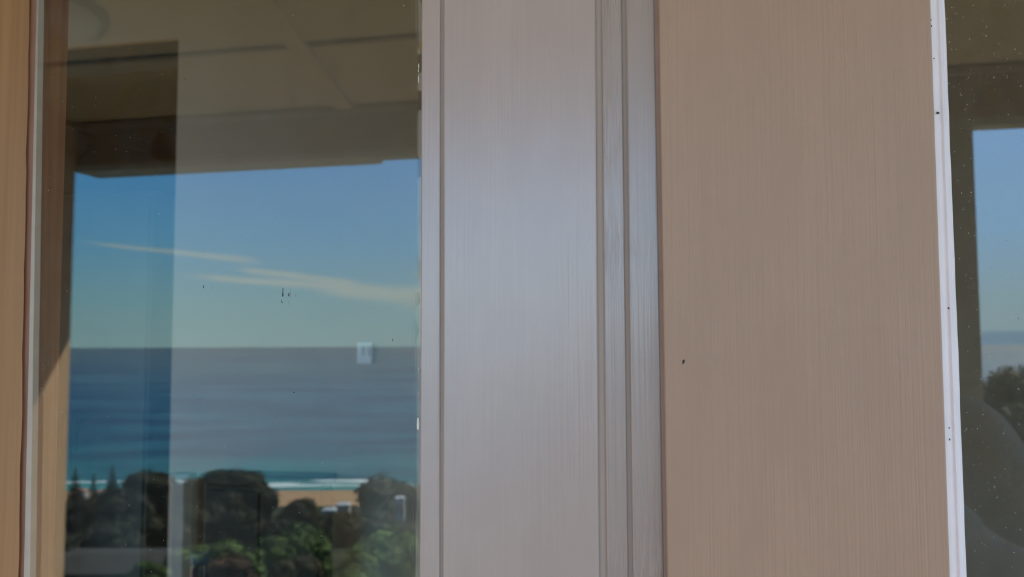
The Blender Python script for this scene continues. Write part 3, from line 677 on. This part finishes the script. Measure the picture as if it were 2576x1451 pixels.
trees = [
 ('broad_tree', 'dark rounded tree right of the conifers at lower left', 382, 1180, 150, 90, 'leaf_dark', .75),
 ('broad_tree', 'low dark tree below the conifers', 215, 1245, 150, 75, 'leaf_dark', .7),
 ('broad_tree', 'dark tree under the rounded tree at lower left', 320, 1225, 170, 62, 'leaf_dark', .75),
 ('broad_tree', 'large dark round-topped tree at the left end of the sand', 618, 1184, 170, 72, 'leaf_dark', .8),
 ('broad_tree', 'dark tree joined to the left side of the large round-topped tree', 540, 1188, 150, 75, 'leaf_dark', .8),
 ('broad_tree', 'dark tree filling the gap behind the pale post', 478, 1200, 150, 80, 'leaf_dark', .9),
 ('broad_tree', 'low dark tree in front of the sand', 752, 1252, 120, 80, 'leaf_dark', .7),
 ('broad_tree', 'small dark tree below the right end of the sand', 850, 1290, 110, 84, 'leaf_olive', .6),
 ('broad_tree', 'hazy olive tree right of the sand', 1000, 1204, 220, 105, 'leaf_olive', .8),
 ('broad_tree', 'olive tree below the pale roofs', 915, 1292, 170, 60, 'leaf_olive', .8),
 ('broad_tree', 'brown green tree in the middle of the lower slope', 700, 1300, 200, 48, 'leaf_dark', .9),
 ('broad_tree', 'dark tree low on the left slope', 250, 1310, 260, 42, 'leaf_dark', .7),
 ('broad_tree', 'dark tree on the slope behind the bottle', 500, 1262, 180, 56, 'leaf_dark', .8),
 ('broad_tree', 'dark tree below the two joined round-topped trees', 610, 1268, 190, 52, 'leaf_dark', .8),
 ('broad_tree', 'dark tree low down left of the pale post', 395, 1292, 150, 46, 'leaf_dark', .8),
 ('broad_tree', 'dark tree on the lower slope under the end of the sand', 790, 1308, 150, 62, 'leaf_dark', .8),
 ('leafy_shrub', 'green shrub spreading left of the bottle foot', 480, 1368, 150, 24, 'leaf_green', .7),
 ('leafy_shrub', 'green shrub between the two brighter shrubs', 670, 1350, 150, 24, 'leaf_green', .7),
 ('leafy_shrub', 'bright green shrub below the dark round-topped tree', 575, 1352, 190, 22, 'leaf_green', .7),
 ('leafy_shrub', 'bright green shrub in the lower middle', 765, 1318, 170, 26, 'leaf_green', .9),
 ('leafy_shrub', 'sprawling green shrub at the right end of the lower slope', 965, 1345, 230, 24, 'leaf_green', .8),
 ('leafy_shrub', 'rusty shrub right of the blue-capped bottle', 590, 1398, 140, 15, 'leaf_rust', .7),
 ('leafy_shrub', 'green shrub at the bottom right of the left window', 900, 1400, 220, 17, 'leaf_green', .8),
 ('leafy_shrub', 'green shrub behind the low grey roof', 375, 1408, 110, 20, 'leaf_green', .6),
 ('leafy_shrub', 'olive shrub left of the rusty one, at the frame bottom', 745, 1405, 150, 16, 'leaf_olive', .8),
 ('broad_tree', 'tall green tree on the hillside mirrored at the right edge', 2620, 915, 260, 60, 'leaf_olive', .9),
 ('broad_tree', 'dark tree beside the mirrored verandah post', 2490, 962, 190, 66, 'leaf_olive', .8),
 ('broad_tree', 'olive tree lower on the mirrored right hillside', 2560, 1010, 240, 45, 'leaf_olive', .9),
 ('broad_tree', 'dark tree far right beyond the mirrored hillside', 2760, 900, 300, 70, 'leaf_dark', .9),
]
for (nm, lab, px, py, wp, u, mt, hm) in trees:
    leafy(nm, lab, px, py, wp, u, M[mt], group='trees and shrubs on the slope', hmul=hm)

# ------------------------------------------------------------------ houses among the trees
m_wallw = plain('house_wall_white', (0.5, 0.48, 0.44), 0.8, 0.05, 1)
m_roofp = plain('pale_roof_sheet', (0.50, 0.55, 0.56), 0.5, 0.05, 1)
m_roofr = plain('red_tile_roof', (0.36, 0.17, 0.12), 0.8, 0.1, 2)
m_roofg = plain('grey_low_roof', (0.024, 0.023, 0.015), 0.95, 0.1, 1)
m_win = plain('dark_window_glass', (0.02, 0.03, 0.04), 0.1, 0.1, 3)
def house(label, px, py, wpx, u, hgt, roofm, slope=0.35):
    rdg = out_u(px, py, u); w_ = wpx/F_PX*u/2; d_ = w_*0.8
    ca = Matrix.Rotation(-YAW, 4, 'Z')
    t = thing('house', label, 'house', (rdg.x, rdg.y, rdg.z-hgt-w_*slope))
    zt = rdg.z-w_*slope
    def tr(bm): bm.transform(Matrix.Translation((rdg.x, rdg.y, 0)) @ ca); return bm
    bm = bmesh.new(); bx(bm, (-w_*.92, -d_*.9, zt-hgt), (w_*.92, d_*.9, zt)); mesh_obj('wall', tr(bm), m_wallw, t)
    bm = bmesh.new()
    e = [bm.verts.new(c) for c in ((-w_, -d_, zt), (w_, -d_, zt), (w_, d_, zt), (-w_, d_, zt), (-w_*.5, 0, rdg.z), (w_*.5, 0, rdg.z), (-w_, -d_, zt-.15), (w_, -d_, zt-.15), (w_, d_, zt-.15), (-w_, d_, zt-.15))]
    for f in ((0,1,5,4), (2,3,4,5), (1,2,5), (3,0,4), (0,6,7,1), (1,7,8,2), (2,8,9,3), (3,9,6,0), (9,8,7,6)): bm.faces.new([e[i] for i in f])
    bmesh.ops.recalc_face_normals(bm, faces=bm.faces[:]); mesh_obj('roof', tr(bm), roofm, t)
    for s in (-0.45, 0.45):
        bm = bmesh.new(); bx(bm, (w_*(s-.18), d_*.88, zt-hgt*0.7), (w_*(s+.18), d_*.93, zt-hgt*0.25)); mesh_obj('window', tr(bm), m_win, t)
house('small pale-roofed house, left one below the end of the sand', 829, 1275, 34, 100, 2.6, m_roofp)
house('small pale-roofed house, right one nearer the sand', 864, 1262, 34, 108, 2.6, m_roofp)
house('pale-roofed house among the olive trees at the right', 1006, 1247, 26, 100, 2.6, m_roofp)
house('red-roofed house between the conifers', 256, 1231, 26, 165, 3, m_roofr)
house('red-roofed house left of the shorter conifer', 203, 1228, 34, 168, 3, m_roofr)
house('low house with a wide dark grey roof at bottom left', 290, 1392, 330, 30, 2.8, m_roofg, 0.10)

# ------------------------------------------------------------------ the photographer, mirrored in the right window
def skin_mesh(name, nodes, edges, mat, parent, sub=2, root=0):
    """nodes: name -> (co, radius or (rx, ry)); grows one continuous surface"""
    keys = list(nodes); me = bpy.data.meshes.new(name)
    me.from_pydata([nodes[k][0] for k in keys], [(keys.index(a), keys.index(b)) for a, b in edges], [])
    o = bpy.data.objects.new(name, me); C.objects.link(o); me.materials.append(mat)
    md = o.modifiers.new('skin', 'SKIN'); md.use_smooth_shade = True
    o.modifiers.new('sub', 'SUBSURF').levels = sub; o.modifiers['sub'].render_levels = sub
    for i, k in enumerate(keys):
        r = nodes[k][1]; r = (r, r) if isinstance(r, (int, float)) else r
        sv = me.skin_vertices[0].data[i]; sv.radius = r; sv.use_root = (i == root)
    if parent: o.parent = parent; o.matrix_parent_inverse = Matrix.Translation(-parent.location)
    return o
m_skin = plain('skin', (0.50, 0.31, 0.22), 0.5, 0.06, 30)
m_shirt = plain('grey_blue_fleece', (0.55, 0.66, 0.77), 0.95, 0.12, 14, spec=0.1, bump=0.002)
m_trous = plain('dark_trousers', (0.05, 0.055, 0.07), 0.9, 0.1, 20)
m_hair = plain('brown_hair', (0.06, 0.035, 0.02), 0.7, 0.3, 60, stretch=(4, 4, 1))
m_shoe = plain('dark_shoe', (0.04, 0.04, 0.04), 0.6, 0.1, 20)
PXc, PYc = 0.14, -0.97
ph = thing('person', 'person in a grey-blue long-sleeved top holding a camera, mirrored at the lower right edge', 'person', (PXc, PYc, 0))
def P(x, y, z): return (PXc+x, PYc+y, z)
RH = (0.062, -0.575, 1.475); LH = (-0.062, -0.575, 1.475)      # wrists meet the camera sides
RE = (PXc+0.295, -0.72, 1.13); LE = (PXc-0.43, -0.76, 1.17)
RSh = P(0.235, 0.02, 1.385); LSh = P(-0.235, 0.02, 1.37)
def lerp(a, b, t): return tuple(x+(y-x)*t for x, y in zip(a, b))
RW = (0.098, -0.622, 1.43); LW = (-0.098, -0.622, 1.43)
nodes = {
 'pelvis': (P(0, 0, 0.95), (0.15, 0.11)), 'waist': (P(0, 0, 1.08), (0.13, 0.10)), 'chest': (P(0, 0.0, 1.28), (0.135, 0.09)),
 'neck': (P(-0.01, 0.0, 1.44), 0.055), 'neck2': (P(-0.02, 0.03, 1.50), 0.055), 'head': (P(-0.03, 0.06, 1.58), (0.072, 0.088)), 'crown': (P(-0.03, 0.05, 1.67), (0.072, 0.09)), 'top': (P(-0.03, 0.045, 1.72), (0.045, 0.055)),
 'rs': (RSh, 0.046), 'rs2': (lerp(RSh, RE, .5), 0.040), 're': (RE, 0.034), 'rf': (lerp(RE, RW, .5), 0.036), 'rw': (RW, 0.026),
 'ls': (LSh, 0.046), 'ls2': (lerp(LSh, LE, .5), 0.040), 'le': (LE, 0.034), 'lf': (lerp(LE, LW, .5), 0.036), 'lw': (LW, 0.026),
 'rp': ((0.088, -0.598, 1.475), (0.018, 0.034)), 'lp': ((-0.088, -0.598, 1.475), (0.018, 0.034)),
 'rh': (P(0.09, 0, 0.90), 0.09), 'rk': (P(0.11, 0.03, 0.50), 0.05), 'rc': (P(0.11, 0.012, 0.34), 0.045), 'ra': (P(0.11, -0.02, 0.10), 0.04), 'rt': (P(0.12, 0.13, 0.035), (0.045, 0.03)),
 'lh': (P(-0.09, 0, 0.90), 0.09), 'lk': (P(-0.11, 0.03, 0.50), 0.05), 'lc': (P(-0.11, 0.012, 0.34), 0.045), 'la': (P(-0.11, -0.02, 0.10), 0.04), 'lt': (P(-0.12, 0.13, 0.035), (0.045, 0.03)),
}
edges = [('pelvis','waist'),('waist','chest'),('chest','neck'),('neck','neck2'),('neck2','head'),('head','crown'),('crown','top'),
 ('chest','rs'),('rs','rs2'),('rs2','re'),('re','rf'),('rf','rw'),('rw','rp'),('chest','ls'),('ls','ls2'),('ls2','le'),('le','lf'),('lf','lw'),('lw','lp'),
 ('pelvis','rh'),('rh','rk'),('rk','rc'),('rc','ra'),('ra','rt'),('pelvis','lh'),('lh','lk'),('lk','lc'),('lc','la'),('la','lt')]
skin_mesh('body', nodes, edges, m_skin, ph)
# fingers curl round the camera body
for s in (1, -1):
    for k in range(4):
        z0 = 1.515-0.019*k; ln = (0.9, 1.0, 0.95, 0.78)[k]
        a = (s*0.090, -0.580, z0-0.012); b = (s*0.084, -0.580+0.028*ln, z0); c = (s*0.066, -0.580+0.036*ln, z0+0.001); d = (s*(0.066-0.022*ln), -0.580+0.034*ln, z0-0.001)
        skin_mesh('finger', {'a': (a, 0.0095), 'b': (b, 0.0088), 'c': (c, 0.008), 'd': (d, 0.0068)}, [('a','b'),('b','c'),('c','d')], m_skin, ph)
    skin_mesh('thumb', {'a': ((s*0.088, -0.612, 1.462), 0.012), 'b': ((s*0.070, -0.622, 1.480), 0.0105), 'c': ((s*0.050, -0.622, 1.494), 0.0085)}, [('a','b'),('b','c')], m_skin, ph)
# face
hx, hy, hz2 = P(-0.03, 0.06, 1.62)
def ell(name, c, r, mat, rot=None):
    bm = bmesh.new(); bmesh.ops.create_icosphere(bm, subdivisions=3, radius=1)
    for v in bm.verts: v.co = Vector((v.co.x*r[0], v.co.y*r[1], v.co.z*r[2]))+Vector(c)
    return mesh_obj(name, bm, mat, ph, True)
m_eye = plain('eye_white', (0.8, 0.8, 0.78), 0.2, 0.02, 5); m_lip = plain('lips', (0.42, 0.18, 0.15), 0.4, 0.05, 50)
ell('nose', (hx, hy+0.094, hz2-0.025), (0.013, 0.02, 0.024), m_skin)
for s in (1, -1):
    e = ell('eye', (hx+s*0.031, hy+0.078, hz2+0.005), (0.014, 0.012, 0.008), m_eye)
    ell('ear', (hx+s*0.078, hy-0.005, hz2-0.01), (0.010, 0.02, 0.032), m_skin)
ell('mouth', (hx, hy+0.082, hz2-0.062), (0.024, 0.012, 0.007), m_lip)
bm = bmesh.new(); bmesh.ops.create_icosphere(bm, subdivisions=4, radius=1)
kill = [v for v in bm.verts if (v.co.y > 0.45 and v.co.z < 0.45) or v.co.z < -0.55]
bmesh.ops.delete(bm, geom=kill, context='VERTS')
for v in bm.verts:
    n_ = 1+0.05*noise.noise(v.co*6); v.co = Vector((v.co.x*0.092*n_, v.co.y*0.112*n_, v.co.z*0.125*n_))+Vector((hx, hy-0.012, hz2+0.035))
mesh_obj('hair', bm, m_hair, ph, True)
# clothes
tn = {
 'hem': (P(0, 0, 0.90), (0.165, 0.12)), 'pelvis': (P(0, 0, 0.98), (0.175, 0.13)), 'waist': (P(0, 0, 1.12), (0.155, 0.12)), 'chest': (P(0, 0.0, 1.28), (0.21, 0.14)), 'collar': (P(-0.005, 0.0, 1.43), 0.075), 'collar2': (P(-0.015, 0.01, 1.475), 0.068),
 'rs': (RSh, 0.080), 'rs2': (lerp(RSh, RE, .5), 0.070), 're': (RE, 0.062), 'rf': (lerp(RE, RW, .5), 0.052), 'rw': (lerp(RE, RW, .92), 0.040),
 'ls': (LSh, 0.080), 'ls2': (lerp(LSh, LE, .5), 0.070), 'le': (LE, 0.062), 'lf': (lerp(LE, LW, .5), 0.052), 'lw': (lerp(LE, LW, .92), 0.040)}
te = [('hem','pelvis'),('pelvis','waist'),('waist','chest'),('chest','collar'),('collar','collar2'),('chest','rs'),('rs','rs2'),('rs2','re'),('re','rf'),('rf','rw'),('chest','ls'),('ls','ls2'),('ls2','le'),('le','lf'),('lf','lw')]
tp = skin_mesh('long_sleeved_top', tn, te, m_shirt, ph, 3); tp['label'] = 'loose grey-blue top'
tex = bpy.data.textures.new('folds', 'CLOUDS'); tex.noise_scale = 0.11
dm = tp.modifiers.new('folds', 'DISPLACE'); dm.texture = tex; dm.strength = 0.024; dm.mid_level = 0.4; dm.texture_coords = 'GLOBAL'
qn = {'p': (P(0, 0, 0.96), (0.165, 0.125)), 'rh': (P(0.09, 0, 0.86), 0.105), 'rk': (P(0.11, 0.03, 0.50), 0.075), 'ra': (P(0.11, -0.01, 0.09), 0.062),
      'lh': (P(-0.09, 0, 0.86), 0.105), 'lk': (P(-0.11, 0.03, 0.50), 0.075), 'la': (P(-0.11, -0.01, 0.09), 0.062)}
skin_mesh('trousers', qn, [('p','rh'),('rh','rk'),('rk','ra'),('p','lh'),('lh','lk'),('lk','la')], m_trous, ph)['label'] = 'dark trousers'
for s in (1, -1):
    skin_mesh('shoe', {'a': (P(s*0.11, -0.05, 0.045), (0.042, 0.04)), 'b': (P(s*0.115, 0.07, 0.04), (0.048, 0.036)), 'c': (P(s*0.125, 0.16, 0.034), (0.044, 0.03))}, [('a','b'),('b','c')], m_shoe, ph)
# the camera in the hands, its lens just behind the point of view
cm = thing('compact_camera', 'black compact camera held up in both hands in front of the beige board', 'camera', (0, -0.59, 1.46))
m_cam = plain('black_camera_body', (0.02, 0.02, 0.022), 0.5, 0.1, 60)
box('body', (-0.062, -0.612, 1.462), (0.062, -0.572, 1.532), m_cam, cm, 0.006)
bm = bmesh.new(); lathe_bm(bm, [(0.031, 0), (0.031, 0.04), (0.028, 0.045), (0.022, 0.045), (0.02, 0.038), (0.001, 0.038)], seg=40); bm.transform(Matrix.Translation((0, -0.572, 1.5)) @ Matrix.Rotation(R(-90), 4, 'X')); mesh_obj('lens', bm, m_cam, cm, True)
bm = bmesh.new(); lathe_bm(bm, [(0.008, 0), (0.008, 0.005), (0.006, 0.006)], -0.035, -0.59, 20, 1.532); mesh_obj('shutter_button', bm, M['metal'], cm)
